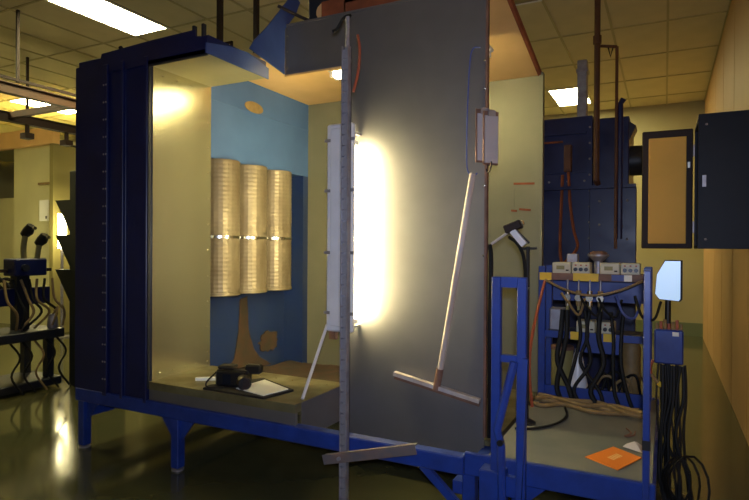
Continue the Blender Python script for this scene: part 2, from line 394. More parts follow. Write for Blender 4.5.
# ================================================================== LIGHT STAND, POLE
t = thing('work_light', (-2.02, 3.5, 1.0), 'white slim fluorescent work light hung upright at the panel edge', 'light fixture')
MB().box(-2.115, -1.905, 3.395, 3.445, 1.01, 2.455, .012).build('housing', 'white_paint', t)
MB().box(-2.075, -1.945, 3.378, 3.397, 1.05, 2.42, .006).build('back_spine', 'white_paint', t)
for z in (1.13, 1.55, 1.98, 2.33): MB().box(-2.13, -1.89, 3.388, 3.40, z, z+.022, .003).build('clip', 'steel', t)
for x in (-2.0, -1.945): MB().tube([(x, 3.475, 1.10), (x, 3.475, 2.31)], .019, 10).build('tube', 'tube_stand', t, True)
for z in (1.085, 2.325): MB().box(-2.03, -1.915, 3.44, 3.495, z-.015, z+.015).build('tube_holder', 'white_paint', t)
for z in (1.04, 2.40): MB().bar((-1.95, 3.44, z), (-1.95, YS, z), .03, .012).build('bracket', 'steel', t)
MB().box(-2.09, -2.04, 3.40, 3.44, .955, 1.01).build('bottom_latch', 'brown_blade', t)
MB().tube([(-2.118, 3.42, 1.05), (-2.085, 3.07, ZF+.006)], .011, 8).build('stay_rod', 'white_paint', t, True)
# slotted strut pole
t = thing('strut_pole', (-1.65, 2.86, 0), 'slotted grey steel strut standing upright before the booth front', 'pole')
p = MB(); x, y = -1.65, 2.86
p.box(x-.022, x-.016, y-.02, y+.02, 0, 2.76); p.box(x+.016, x+.022, y-.02, y+.02, 0, 2.76); p.box(x-.022, x+.022, y+.014, y+.02, 0, 2.76)
p.build('channel', 'steel', t)
wm = None
for k in range(44):
    z = .02+k*.062
    if wm is None: wm = MB().box(-.016, .016, -.003, .003, 0, .053).build('web', 'steel', t, loc=(x, y-.011, z)).data
    else: link('web', wm, t, (x, y-.011, z))
MB().tube([(x+.008, y, 2.70), (x+.008, y, 2.93)], .012, 8).build('inner_rod', 'steel', t, True)
MB().tube(smooth_path([(x+.008, y, 2.92), (x-.0, y+.04, 2.955), (x-.05, y+.05, 2.95), (x-.10, y+.06, 2.90), (x-.13, y+.06, 2.89)], 5), .009, 8).build('top_cable', 'hose_black', t, True)
MB().tube(smooth_path([(x+.04, y+.06, 2.84), (x+.06, y+.05, 2.75), (x+.05, y+.05, 2.62), (x+.03, y+.03, 2.5)], 5), .008, 8).build('red_cable', 'hose_red', t, True)
MB().box(x-.05, x+.05, y-.04, y+.04, 0, .012).build('foot_plate', 'steel', t)
t = thing('cross_bar', (-1.47, 2.82, .42), 'short rusty steel angle bar clamped across the slotted strut', 'metal bar')
a = MB().bar((-1.755, 2.80, .365), (-1.188, 2.83, .512), .006, .055); a.bar((-1.755, 2.815, .388), (-1.188, 2.845, .535), .035, .006)
a.build('angle_bar', 'rust_steel', t)
MB().tube([(x, 2.79, .39), (x, 2.845, .39)], .012, 6).build('clamp_bolt', 'steel', t)

# ================================================================== SQUEEGEE, CORD, CLIPBOARDS
t = thing('floor_squeegee', (-1.33, 3.54, .6), 'long white handled floor squeegee hanging against the grey front panel', 'squeegee')
MB().tube([(-1.325, 3.535, .72), (-1.105, 3.545, 2.075)], [.020, .021], 10).build('handle', 'wood_white', t, True)
MB().tube([(-1.340, 3.535, .66), (-1.316, 3.536, .80)], .026, 10).build('socket', 'brown_blade', t, True)
MB().bar((-1.647, 3.54, .735), (-1.045, 3.54, .622), .045, .026).build('head', 'wood_white', t)
MB().bar((-1.645, 3.54, .712), (-1.047, 3.54, .599), .012, .028).build('blade', 'brown_blade', t)
tag(MB().tube(smooth_path([(-1.065, 3.56, 2.885), (-1.11, 3.56, 2.885), (-1.135, 3.565, 2.80), (-1.150, 3.565, 2.45), (-1.150, 3.56, 2.20), (-1.14, 3.55, 2.10), (-1.105, 3.545, 2.06), (-1.075, 3.55, 2.08)], 6), .0045, 6).build('hanging_cord', 'hose_blue', None, True), 'thin blue cord looped down the grey panel to the squeegee handle', 'cord')
for k in range(2):
    t = thing('clipboard', (-1.03+.02*k, 3.5, 2.15), ('clipboard of grey sheets hanging against the panel edge, nearer the squeegee', 'clipboard with grey sheets hanging on the panel edge over the open booth end')[k], 'clipboard', 'clipboards on the panel edge')
    R = Matrix.Rotation(math.radians(42+6*k), 4, 'Z'); o = Vector((-1.075+.052*k, 3.515-.012*k, 2.145-.02*k))
    def pl(x0, x1, y0, y1, z0, z1):
        b = MB().box(x0, x1, y0, y1, z0, z1); b.v = [tuple(R @ Vector(v) + o) for v in b.v]; return b
    pl(0, .11, 0, .008, 0, .34).build('board', 'brown_blade', t)
    pl(.008, .104, -.006, -.001, .012, .31).build('sheets', 'grey_paper', t)
    pl(.03, .08, -.014, -.002, .305, .345).build('clip', 'steel', t)
tag(MB().tube(smooth_path([(XR+.01, 3.56, 2.10), (XR+.03, 3.53, 2.08), (XR+.055, 3.50, 2.10), (XR+.06, 3.50, 2.14)], 4), .005, 6).build('wire_hook', 'dark_rubber', None, True), 'small dark wire hook on the edge trim below the clipboards', 'hook')

# ================================================================== BINDER AND CAMERA ON BOOTH FLOOR
t = thing('binder', (-2.55, 3.18, ZF), 'open black binder with a white sheet lying on the booth floor', 'binder')
MB().prism([(-2.84, 2.965), (-2.31, 2.96), (-2.26, 3.22), (-2.66, 3.40), (-2.86, 3.05)], 'z', ZF, ZF+.014).build('cover', 'black_matte', t)
MB().prism([(-2.62, 3.05), (-2.335, 2.985), (-2.29, 3.20), (-2.60, 3.34)], 'z', ZF+.014, ZF+.020).build('sheet', 'paper', t)
t = thing('camera', (-2.75, 3.12, ZF+.014), 'black camera with round lens resting on the black binder', 'camera')
zz = ZF+.015
R = Matrix.Rotation(math.radians(16), 4, 'Z'); o = Vector((-2.665, 3.12, zz))
def rb(x0, x1, y0, y1, z0, z1, b=.008):
    m = MB().box(x0, x1, y0, y1, z0, z1, b); m.v = [tuple(R @ Vector(v) + o) for v in m.v]; return m
rb(-.15, .09, -.05, .05, .0, .115, .015).build('body', 'black', t)
rb(-.14, -.02, -.03, .06, .115, .14, .008).build('top_grip', 'black_matte', t)
rb(.05, .17, -.01, .06, .085, .15, .012).build('viewfinder', 'black', t)
m = MB().tube([(.06, -.04, .045), (.10, -.11, .045), (.105, -.118, .045)], [.048, .048, .042], 18); m.v = [tuple(R @ Vector(v) + o) for v in m.v]; m.build('lens', 'black', t, True)
m = MB().tube([(.104, -.115, .045), (.106, -.121, .045)], [.034, .034], 18); m.v = [tuple(R @ Vector(v) + o) for v in m.v]; m.build('lens_glass', 'dark_frame', t, True)
rb(-.09, -.03, -.056, -.048, .02, .09, .002).build('side_panel', 'dark_box', t)
m = MB().tube(smooth_path([(-.14, -.04, .10), (-.2, -.07, .03), (-.16, -.12, .008), (-.06, -.10, .008)], 5), .006, 6); m.v = [tuple(R @ Vector(v) + o) for v in m.v]; m.build('strap', 'black_matte', t, True)
tag(MB().bar((-3.08, 3.14, ZF+.012), (-2.93, 3.24, ZF+.012), .03, .022).build('white_marker', 'paper', None), 'short white marker lying on the booth floor beside the camera', 'marker')

# ================================================================== PLATFORM WITH RACK
P = thing('operator_platform', (-.5, 3.7, 0), 'blue steel framed platform with worn grey deck at the open booth end', 'platform')
MB().box(-.83, -.045, 2.97, 4.62, .47, .50).build('deck', 'deck', P)
MB().box(-.95, -.03, 2.93, 2.96, .385, .505, .005).build('front_beam', 'blue', P)
MB().box(-.09, -.03, 2.96, 4.62, .385, .47).build('side_beam', 'blue', P)
MB().box(-.83, -.03, 4.62, 4.68, .385, .505, .005).build('back_beam', 'blue', P)
for (x, y) in ((-.16, 2.965), (-.06, 4.65), (-.79, 4.65)):
    l = MB().box(x-.03, x+.03, y-.03, y+.03, 0, .385).build('leg', 'blue', P)
MB().prism([(-.70, .385), (-.52, .385), (-.70, .22)], 'y', 2.955, 2.967).build('gusset', 'blue', P)
po = MB().box(-.085, -.055, 2.885, 2.928, .0, 1.50, .004).build('corner_post', 'blue', P)
MB().box(-.087, -.053, 2.883, 2.93, .675, .72).build('tape_band', 'black_matte', po)
# upright blue ladder frame
L = thing('ladder_frame', (-.69, 2.84, 0), 'upright blue square tube ladder frame standing beside the booth corner', 'frame')
for x in (-.752, -.624):
    MB().box(x-.025, x+.021, 2.82, 2.86, 0, 1.455, .004).build('upright', 'blue', L)
for z0, z1 in ((1.403, 1.455), (1.03, 1.065), (.36, .46)):
    MB().box(-.729, -.647, 2.824, 2.856, z0, z1).build('rung', 'blue', L)
MB().tube([(-.655, 2.80, 1.04), (-.735, 2.79, .70), (-.715, 2.79, .62), (-.70, 2.79, 0.0)], .021, 8).build('bent_tube', 'blue', L, True)
MB().bar((-.60, 2.80, 1.06), (-.64, 2.79, .0), .025, .025).build('slant_tube', 'blue', L)
MB().tube([(-.715, 2.765, .64), (-.715, 2.80, .64)], .016, 10).build('end_plug', 'black', L)
MB().box(-.83, -.705, 2.80, 2.90, 0, .48, .005).build('foot_column', 'blue', L)
# rack
K = thing('control_rack', (-.46, 4.42, .5), 'blue two shelf control rack with yellow taped rails at the platform back', 'rack')
RX = (-.80, -.10); RY = (4.30, 4.58)
for x in RX:
    for y in RY: MB().box(x-.028, x+.022, y-.02, y+.02, .50, 1.47 if y == RY[0] else 1.47, .004).build('post', 'blue', K)
for z in (1.385, .965):
    MB().box(-.77, -.13, 4.30, 4.58, z+.012, z+.03).build('shelf_board', 'brown_blade' if z > 1.2 else 'deep_blue', K)
    r = MB().box(-.80, -.10, 4.285, 4.305, z-.015, z+.035).build('shelf_rail', 'brown_blade' if z > 1.2 else 'blue', K)
    for a, b in (((-.82, -.735), (-.585, -.415)) if z > 1.2 else ((-.60, -.53), (-.38, -.30))):
        MB().box(a, b, 4.278, 4.286, z-.018, z+.038).build('yellow_tape', 'yellow', r)
    if z > 1.2:
        MB().box(-.33, -.25, 4.279, 4.286, z-.012, z+.032).build('blue_tape', 'hose_blue', r); MB().box(-.25, -.20, 4.279, 4.286, z-.012, z+.032).build('white_tape', 'paper', r)
MB().box(-.80, -.10, 4.285, 4.305, .51, .60).build('bottom_rail', 'blue', K)
MB().box(-.70, -.18, 4.31, 4.56, .50, .56).build('bottom_tray', 'blue', K)
MB().box(-.77, -.13, 4.56, 4.585, 1.20, 1.36).build('back_rail', 'blue', K)
MB().box(-.55, -.28, 4.29, 4.31, .86, .95).build('apron', 'blue', K)
def ctrl(x0, x1, z, label, group, disp):
    t = thing('control_unit', ((x0+x1)/2, 4.38, z), label, 'control unit', group)
    MB().box(x0, x1, 4.312, 4.46, z, z+.082, .006).build('case', 'cream_box', t)
    if disp:
        MB().box(x0+.03, x0+.085, 4.306, 4.313, z+.03, z+.058).build('display', 'olive', t)
        MB().box(x0+.095, x0+.115, 4.307, 4.313, z+.02, z+.03).build('button', 'dark_rubber', t)
    else:
        for k in range(3):
            cx = x0+.028+k*.036; kn = MB().tube([(cx, 4.312, z+.033), (cx, 4.292, z+.033)], .014, 10).build('knob', 'black', t, True)
            MB().box(cx-.006, cx+.006, 4.308, 4.313, z+.058, z+.068).build('indicator', 'hose_red', t)
g = 'spray control units on the rack'
ctrl(-.735, -.605, 1.416, 'cream control unit with display on top shelf by the blue machine end', g, True)
ctrl(-.60, -.475, 1.416, 'cream control unit with three black knobs on top shelf by the booth wall', g, False)
ctrl(-.41, -.28, 1.416, 'cream control unit with display in the middle of the top shelf', g, True)
ctrl(-.275, -.15, 1.416, 'cream control unit with three black knobs on top shelf by the corner post', g, False)
ctrl(-.565, -.44, .997, 'cream control unit with display on the lower rack shelf', g, True)
ctrl(-.435, -.31, .997, 'cream control unit with three black knobs on the lower rack shelf', g, False)
t = thing('junction_box', (-.70, 4.40, .997), 'plain grey steel junction box on the lower rack shelf', 'box')
MB().box(-.755, -.645, 4.33, 4.44, .997, 1.16, .006).build('case', 'steel', t); MB().box(-.75, -.65, 4.322, 4.331, 1.003, 1.154, .003).build('cover', 'steel', t)
# regulators and hoses on rack
for k in range(4):
    x = (-.62, -.545, -.47, -.40)[k]; t = thing('air_regulator', (x, 4.25, 1.2), ('polished' if k % 2 == 0 else 'tan brass')+' air regulator with gauge hanging under the top shelf rail', 'regulator', ('polished', 'tan brass')[k % 2]+' regulators under the top shelf')
    MB().tube([(x, 4.27, 1.19), (x, 4.27, 1.30)], .018, 10).build('body', 'hose_tan' if k % 2 else 'chrome', t, True)
    MB().tube([(x, 4.268, 1.25), (x, 4.235, 1.25)], .024, 12).build('gauge', 'chrome', t, True)
    MB().tube([(x, 4.27, 1.15), (x, 4.27, 1.19)], .011, 8).build('bowl', 'olive', t, True)
    MB().tube([(x, 4.27, 1.30), (x, 4.275, 1.375)], .006, 8).build('hanger', 'steel', t, True)
hs = [(-.62, .52, -.68), (-.545, .53, -.60), (-.47, .52, -.56), (-.40, .53, -.45), (-.33, .53, -.30), (-.25, .53, -.22), (-.65, .52, -.60), (-.50, .53, -.40)]
for k, (x, zb, xb) in enumerate(hs):
    tag(MB().tube(smooth_path([(x, 4.262, 1.16), (x+.02*math.sin(k*2), 4.24, .98), (x-.03*math.cos(k), 4.22, .80), (xb, 4.21, .62), (xb+.03, 4.20, zb)], 6), .013 if k % 3 else .018, 8).build('powder_hose', 'hose_black', None, True), ('thin' if k % 3 else 'thick')+' black powder hose hanging down the front of the control rack', 'hose', ('thin' if k % 3 else 'thick')+' hoses down the rack')
for k in range(5):
    x = -.66+k*.12
    tag(MB().tube(smooth_path([(x, 4.25, 1.28), (x+.05, 4.22, 1.22-.02*k), (x+.12, 4.24, 1.13), (x+.16, 4.25, 1.25)], 6), .009, 6).build('air_line', ('hose_tan', 'hose_black', 'hose_black', 'hose_blue', 'hose_black')[k], None, True), ('tan air line drooping between the rack regulators', 'thin black air line drooping between the rack regulators', 'thin black air line drooping between the rack regulators', 'blue air line drooping under the top rack shelf', 'thin black air line drooping between the rack regulators')[k], 'air line', 'air lines on the rack')
tag(MB().tube(smooth_path([(-.78, 4.27, 1.37), (-.62, 4.24, 1.30), (-.45, 4.23, 1.27), (-.28, 4.24, 1.31), (-.13, 4.27, 1.38)], 6), .009, 6).build('swag_line', 'hose_tan', None, True), 'long tan line swagged across under the top rack rail', 'air line')
t = thing('powder_drum', (-.68, 4.45, .56), 'olive powder drum with brown lid under the lower rack shelf', 'drum')
MB().lathe((-.68, 4.44, .56), [(.075, 0), (.08, .01), (.08, .28), (.077, .29)], 20).build('barrel', 'olive', t, True)
MB().lathe((-.68, 4.44, .56), [(.083, .285), (.083, .31), (.04, .32)], 20).build('lid', 'brown_blade', t, True)
t = thing('powder_cone', (-.57, 4.42, .56), 'pale grey cone shaped hopper standing under the lower rack shelf', 'hopper')
MB().lathe((-.565, 4.42, .56), [(.07, 0), (.07, .04), (.03, .26), (.02, .28)], 18).build('cone', 'white_paint', t, True); MB().lathe((-.565, 4.42, .56), [(.024, .28), (.024, .30)], 12).build('cap', 'steel', t)
t = thing('canister', (-.21, 4.45, .56), 'tan canister beneath the lower shelf by the right rack post', 'canister')
MB().lathe((-.21, 4.45, .56), [(.06, 0), (.065, .01), (.065, .34), (.05, .37)], 18).build('body', 'hose_tan', t, True); MB().lathe((-.21, 4.45, .56), [(.025, .37), (.025, .39)], 12).build('cap', 'black', t)
for k in range(6):
    x = -.44+.05*k
    tag(MB().tube(smooth_path([(x-.06, 4.33, .575), (x, 4.30+.01*k, .66+.03*(k%3)), (x+.07, 4.31, .72-.03*(k%2)), (x+.10, 4.33, .58)], 6), .010, 6).build('coiled_line', 'hose_tan' if k % 2 else 'hose_black', None, True), ('black line tangled in the bottom tray of the rack', 'tan line tangled in the bottom tray of the rack')[k % 2], 'air line', ('black', 'tan')[k % 2]+' lines in the rack tray')
# pedestal hopper behind the rack top
t = thing('grey_hopper', (-.5, 4.5, 1.416), 'grey funnel hopper behind the control units on the top shelf', 'hopper')
MB().lathe((-.44, 4.52, 1.415), [(.03, 0), (.03, .09), (.075, .13), (.075, .14)], 18).build('funnel', 'steel', t, True); MB().lathe((-.44, 4.52, 1.415), [(.06, .14), (.06, .155), (.04, .165)], 18).build('lid', 'brown_blade', t, True)
tag(MB().box(-.66, -.58, 4.48, 4.55, 1.416, 1.56, .006).build('pale_box', 'steel', None), 'small grey box behind the control unit with display, top shelf', 'box')
# ropes on deck
for k, pts in enumerate([[(-.81, 4.20, .515), (-.75, 4.16, .515), (-.55, 4.22, .515), (-.35, 4.12, .515), (-.15, 4.20, .515)], [(-.81, 4.12, .515), (-.70, 4.20, .515), (-.50, 4.08, .515), (-.30, 4.16, .515), (-.10, 4.05, .515)], [(-.81, 4.05, .515), (-.74, 4.02, .515), (-.62, 4.12, .515), (-.42, 4.02, .515), (-.20, 4.08, .515)], [(-.81, 4.24, .515), (-.60, 4.17, .515), (-.40, 4.20, .515), (-.22, 4.02, .515), (-.09, 3.98, .515)]]):
    tag(MB().tube(smooth_path([(x, y, z+.02*(k % 2)) for x, y, z in pts], 8), .015, 8).build('deck_hose', 'hose_tan', None, True), 'tan hose lying in a bundle across the platform deck before the rack', 'hose', 'hose bundle on the deck')
tag(MB().tube(smooth_path([(-.60, 4.06, .512), (-.56, 3.85, .51), (-.60, 3.65, .51), (-.70, 3.50, .51), (-.80, 3.45, .51)], 6), .008, 6).build('loose_cable', 'hose_black', None, True), 'thin black cable curving alone over the bare platform deck', 'cable')
tag(MB().tube(smooth_path([(-.20, 3.78, .506), (-.17, 3.70, .506), (-.20, 3.62, .506), (-.155, 3.66, .506), (-.15, 3.74, .506)], 5), .005, 6).build('wire_loop', 'brown_blade', None, True), 'small brown wire loop on the platform deck by the corner post', 'wire')
# orange sign on deck
t = thing('orange_sign', (-.23, 3.25, .50), 'orange paper sign with faded pale lettering lying on the deck', 'sign')
sg = [Vector((-.365, 3.165)), Vector((-.20, 3.055)), (Vector((-.10, 3.29))), Vector((-.245, 3.40))]
MB().prism([tuple(v) for v in sg], 'z', .501, .506).build('sheet', 'orange', t)
def sgp(u, v): a = sg[0].lerp(sg[1], v); b = sg[3].lerp(sg[2], v); return a.lerp(b, u)
for (u0, u1, v0, v1) in [(.42, .50, .36, .64), (.53, .58, .36, .64), (.42, .50, .30, .34)]:
    pass
for k in range(5):
    u = .36+.075*k; a, b, c, d = sgp(u, .38), sgp(u+.045, .38), sgp(u+.045, .60), sgp(u, .60)
    MB().prism([tuple(v) for v in (a, b, c, d)], 'z', .506, .5065).build('pale_letter', 'roof_tan', t)
t = MB().add([(-.20, 3.42, .507), (-.10, 3.36, .507), (-.085, 3.43, .512), (-.13, 3.47, .53), (-.18, 3.46, .515), (-.14, 3.42, .545)], [(0,1,5),(1,2,5),(2,3,5),(3,4,5),(4,0,5),(0,4,3,2,1)]).build('crumpled_paper', 'grey_paper', None)
tag(t, 'crumpled pale paper scrap behind the orange sign on deck', 'paper')
t = thing('yellow_air_gun', (-.02, 3.98, .62), 'yellow air nozzle poking out beside the corner post', 'nozzle')

# spray gun on stand
G = thing('spray_gun', (-.78, 3.62, .5), 'powder spray gun with dark barrel and pale handle on a thin stand', 'spray gun')
R = Matrix.Rotation(math.radians(22), 4, 'Y').inverted(); o = Vector((-.86, 3.62, 1.735))
def gb(x0, x1, y0, y1, z0, z1, b=.006):
    m = MB().box(x0, x1, y0, y1, z0, z1, b); m.v = [tuple(R @ Vector(v) + o) for v in m.v]; return m
gb(-.055, .055, -.03, .03, -.027, .027).build('barrel', 'dark_frame', G)
gb(.055, .072, -.02, .02, -.014, .016, .004).build('rear_cap', 'chrome', G)
MB().bar((-.86, 3.61, 1.71), (-.785, 3.61, 1.62), .035, .04).build('handle', 'white_paint', G)
MB().bar((-.84, 3.63, 1.71), (-.76, 3.63, 1.63), .012, .014).build('trigger_guard', 'black', G)
MB().tube([(-.995, 3.60, 1.625), (-.895, 3.61, 1.695)], .009, 8).build('lance', 'wood_white', G, True)
MB().tube([(-.82, 3.62, 1.595), (-.71, 3.62, 1.60)], .008, 6).build('rest_bar', 'black', G, True)
MB().tube([(-.765, 3.62, .50), (-.765, 3.62, 1.61)], .012, 8).build('stand_post', 'black', G, True)
MB().lathe((-.765, 3.62, .50), [(.055, 0), (.055, .012), (.02, .03)], 16).build('stand_base', 'black', G, True)
MB().tube(smooth_path([(-.885, 3.61, 1.67), (-.83, 3.60, 1.63), (-.79, 3.60, 1.55), (-.775, 3.60, 1.40), (-.77, 3.59, 1.10), (-.79, 3.58, .70), (-.80, 3.56, .515)], 6), .011, 8).build('gun_hose', 'hose_black', G, True)
gb(-.03, .03, -.02, .02, -.30, -.262, .004)
t = thing('hand_tool', (-.74, 2.95, 1.33), 'small black clamp seen through the top gap of the ladder frame', 'clamp')
MB().bar((-.83, 3.62, 1.325), (-.765, 3.62, 1.352), .03, .045).build('clamp_body', 'black', t); MB().tube([(-.765, 3.60, 1.345), (-.755, 3.60, 1.355)], .012, 8).build('clamp_screw', 'chrome', t)
tag(MB().tube(smooth_path([(XR+.02, 3.62, 1.62), (XR+.035, 3.60, 1.50), (XR+.03, 3.60, 1.0), (XR+.03, 3.61, .65), (XR+.025, 3.62, .37)], 6), .014, 8).build('booth_hose', 'hose_black', None, True), 'black hose running down the inner edge of the grey panel', 'hose')
tag(MB().tube(smooth_path([(-.78, 4.27, 1.36), (-.80, 4.10, 1.15), (-.82, 4.0, .95), (-.82, 3.95, .75), (-.80, 3.95, .515)], 6), .010, 8).build('red_hose', 'hose_red', None, True), 'red hose drooping from the rack rail to the platform deck', 'hose')

# ================================================================== CONTROL PEDESTAL, RIGHT
D = thing('control_pedestal', (.02, 4.05, 0), 'slim pedestal with pale glowing panel and blue box of cables', 'pedestal')
MB().lathe((.02, 4.05, 0), [(.17, 0), (.17, .015), (.03, .03)], 20).build('base', 'black', D, True)
MB().tube([(.02, 4.05, .02), (.02, 4.05, 1.45)], .018, 10).build('post', 'black', D, True)
MB().prism([(-.055, 1.32), (-.03, 1.285), (.085, 1.275), (.098, 1.29), (.098, 1.53), (.0, 1.53), (-.045, 1.44)], 'y', 3.965, 4.03).build('glow_panel_case', 'dark_box', D)
MB().prism([(-.052, 1.32), (-.028, 1.288), (.078, 1.280), (.086, 1.293), (.086, 1.525), (.002, 1.525), (-.043, 1.44)], 'y', 3.958, 3.966).build('glow_panel_face', 'glow_panel', D)
bb = MB().box(-.055, .105, 3.94, 4.03, .89, 1.10, .008).build('cable_box', 'blue', D)
MB().box(.045, .08, 3.934, 3.941, 1.065, 1.09).build('label_plate', 'paper', bb)
for k in range(7):
    x = -.04+k*.022
    MB().tube([(x, 3.985, 1.10), (x, 3.985, 1.135+.012*(k % 3))], .010, 8).build('cable_gland', 'hose_red' if k % 2 else 'hose_tan', bb, True)
for k in range(13):
    a = -.05+.012*k; b = -.03+.2*random.random()
    e = 3.96-.022*(k % 4); pts = [(a+.02, min(e, 3.955), .89), (a+random.uniform(-.01, .03), e-.03, .70), (a+random.uniform(-.02, .05), e-.05, .48), (a+.02+random.uniform(-.03, .05), e-.07, .25), (a+.03+random.uniform(-.03, .06), e-.10, .06), (a+.05+random.uniform(-.05, .10), e-.16-.04*(k % 4), .02)]
    tag(MB().tube(smooth_path(pts, 6), random.choice((.006, .008, .010)), 6).build('black_cable', 'hose_black', None, True), 'black cable hanging from the blue pedestal box to the floor', 'cable', 'cables under the pedestal box')
for k in range(3):
    c = Vector((.07+.03*k, 3.80-.05*k, .30)); r = .10+.02*k
    pts = [c + Vector((r*.75*math.cos(t*2*math.pi/14+.4), .04*math.sin(t), r*1.25*math.sin(t*2*math.pi/14+.4)-.06)) for t in range(15)]
    tag(MB().tube(pts, .007, 6).build('cable_coil', 'hose_black', None, True), 'black cable coiled in a loop beside the pedestal base', 'cable', 'cable coils by the pedestal')
tag(MB().tube(smooth_path([(.02, 3.7, .012), (.10, 3.45, .012), (.16, 3.2, .012), (.28, 3.05, .012), (.40, 2.95, .012)], 6), .011, 8).build('floor_cable', 'hose_black', None, True), 'black cable trailing away from the pedestal over the bare floor', 'cable')
bpy.data.objects.remove(bpy.data.objects['yellow_air_gun'])
t = thing('air_nozzle', (-.03, 3.95, .78), 'brass air nozzle on a short tan hose beside the pedestal post', 'nozzle')
MB().tube([(-.07, 3.93, .82), (-.03, 3.92, .775)], .011, 8).build('tip', 'hose_tan', t, True); MB().tube([(-.03, 3.92, .775), (-.01, 3.92, .757)], .015, 8).build('nut', 'yellow', t, True)
MB().tube(smooth_path([(-.07, 3.93, .82), (-.075, 3.97, .86), (-.06, 3.99, .90)], 4), .009, 8).build('hose_tail', 'hose_red', t, True)

# ================================================================== WALL CABINET, RIGHT
C = thing('wall_cabinet', (.4, 4.25, 1.6), 'dark steel wall cabinet with its tan lined door swung open', 'cabinet')
cx0, cx1, cy0, cy1, cz0, cz1 = .178, RX1-.012, 4.0, 4.5, 1.602, 2.425
b = MB()
b.box(cx0, cx1, cy0, cy0+.02, cz0, cz1); b.box(cx0, cx1, cy1-.02, cy1, cz0, cz1); b.box(cx0, cx1, cy0+.02, cy1-.02, cz0, cz0+.02); b.box(cx0, cx1, cy0+.02, cy1-.02, cz1-.02, cz1); b.box(cx1-.02, cx1, cy0+.02, cy1-.02, cz0+.02, cz1-.02)
b.build('body', 'dark_box', C)
dr = MB().box(-.150, cx0-.01, cy1-.01, cy1+.035, cz0, cz1+.008, .006).build('door', 'dark_frame', C)
MB().box(-.108, .128, cy1-.022, cy1-.009, cz0+.035, cz1-.045, .004).build('door_lining', 'tan_lining', dr)
for z in (1.75, 2.28): MB().tube([(cx0-.004, cy1, z-.04), (cx0-.004, cy1, z+.04)], .010, 8).build('hinge', 'steel', dr, True)
MB().box(.135, .150, cy1-.028, cy1-.01, 2.16, 2.20).build('latch', 'chrome', dr)
MB().box(.20, .22, cy0-.012, cy0, 1.98, 2.05).build('side_latch', 'steel', C)
for z in (1.66, 2.36):
    for x in (.22, .56): bolt(C, (x, cy0, z), '-y', 'steel', .008, 'bolt')

# ================================================================== FAR BLUE MACHINE
F = thing('blue_machine', (-.77, 7, 0), 'tall bolted blue sheet metal housing behind the control rack', 'machine')
MB().box(-1.60, -.70, 6.5, 7.6, .05, 3.03, .008).build('main_housing', 'navy', F)
MB().box(-.70, -.345, 6.56, 7.6, .05, 3.0, .008).build('side_housing', 'navy', F)
MB().box(-1.62, -.27, 6.42, 6.56, 2.235, 2.27).build('flange', 'navy', F)
MB().box(-.72, -.265, 6.44, 6.56, .05, 2.235, .006).build('lower_housing', 'navy', F)
fl_ = MB().box(-.75, -.70, 6.475, 6.5, .1, 3.02).build('seam_flange', 'navy', F)
for k in range(16): bolt(fl_, (-.725, 6.475, .35+k*.17), '-y', 'steel', .013, 'bolt')
for (x, z) in ((-.62, 2.10), (-.45, 2.12), (-.62, 1.85), (-.40, 1.83), (-.35, 2.10), (-.35, 1.7), (-1.15, 2.33), (-.95, 2.33), (-.78, 2.33)): bolt(F, (x, 6.44 if x > -.7 and z < 2.2 else 6.5, z), '-y', 'steel', .014, 'bolt')
for k in range(6): MB().box(-1.58, -.76, 6.485, 6.5, 2.42+k*.0, 2.44).build('stiffener', 'navy', F) if k == 0 else None
MB().box(-1.35, -.76, 6.47, 6.5, 2.84, 2.87).build('stiffener', 'navy', F)
mt = MB().tube([(-.345, 6.75, 2.55), (-.20, 6.75, 2.55)], .16, 16).build('motor', 'dark_machine', F, True)
MB().tube([(-.20, 6.75, 2.55), (-.12, 6.75, 2.50)], [.11, .07], 14).build('motor_cap', 'dark_machine', mt, True)
MB().prism([(-.345, 2.75), (-.28, 2.90), (-.345, 2.95)], 'y', 6.6, 6.9).build('motor_guard', 'dark_machine', F)
E2 = thing('conduit_box', (-.95, 6.48, 2.5), 'rusty orange switch box with conduit looping down the blue machine', 'switch box')
MB().box(-.985, -.905, 6.43, 6.498, 2.43, 2.72, .006).build('case', 'orange_rail', E2)
MB().box(-.975, -.915, 6.42, 6.431, 2.45, 2.70, .003).build('cover', 'orange_rail', E2)
MB().tube(smooth_path([(-.94, 6.46, 2.44), (-.92, 6.46, 2.1), (-.88, 6.46, 1.8), (-.84, 6.46, 1.62), (-.92, 6.45, 1.5), (-1.0, 6.46, 1.45), (-1.02, 6.46, 1.7), (-1.0, 6.46, 2.4)], 8), .016, 8).build('conduit', 'powder_red', E2, True)
MB().tube([(-1.3, 6.46, 2.76), (-1.0, 6.46, 2.76)], .012, 8).build('feed_pipe', 'powder_red', E2, True)
tag(MB().tube([(-1.245, 6.4, .02), (-1.245, 6.4, 2.2)], .02, 8).build('red_pipe', 'hose_red', None, True), 'thin red pipe standing at the booth side of the blue machine', 'pipe')
t = thing('drop_pipe', (-.63, 6.3, 0), 'rusty vertical pipe dropping from ceiling in front of the blue machine', 'pipe')
MB().tube([(-.64, 6.30, 2.3), (-.64, 6.30, RH-.01)], .030, 12).build('pipe', 'orange_rail', t, True); MB().tube([(-.64, 6.30, 3.72), (-.64, 6.30, 3.80)], .042, 12).build('coupling', 'orange_rail', t, True)
MB().tube([(-.64, 6.30, 2.32), (-.64, 6.46, 2.28)], .03, 10).build('elbow', 'orange_rail', t, True)
t = thing('hooked_pipe', (-.45, 6.4, 0), 'slim orange pipe bracketed out from the rusty drop pipe', 'pipe')
MB().tube([(-.455, 6.36, 1.6), (-.455, 6.36, 3.68)], .016, 8).build('pipe', 'orange_rail', t, True); MB().tube([(-.62, 6.32, 3.70), (-.455, 6.36, 3.68)], .015, 8).build('bracket_arm', 'orange_rail', t, True)
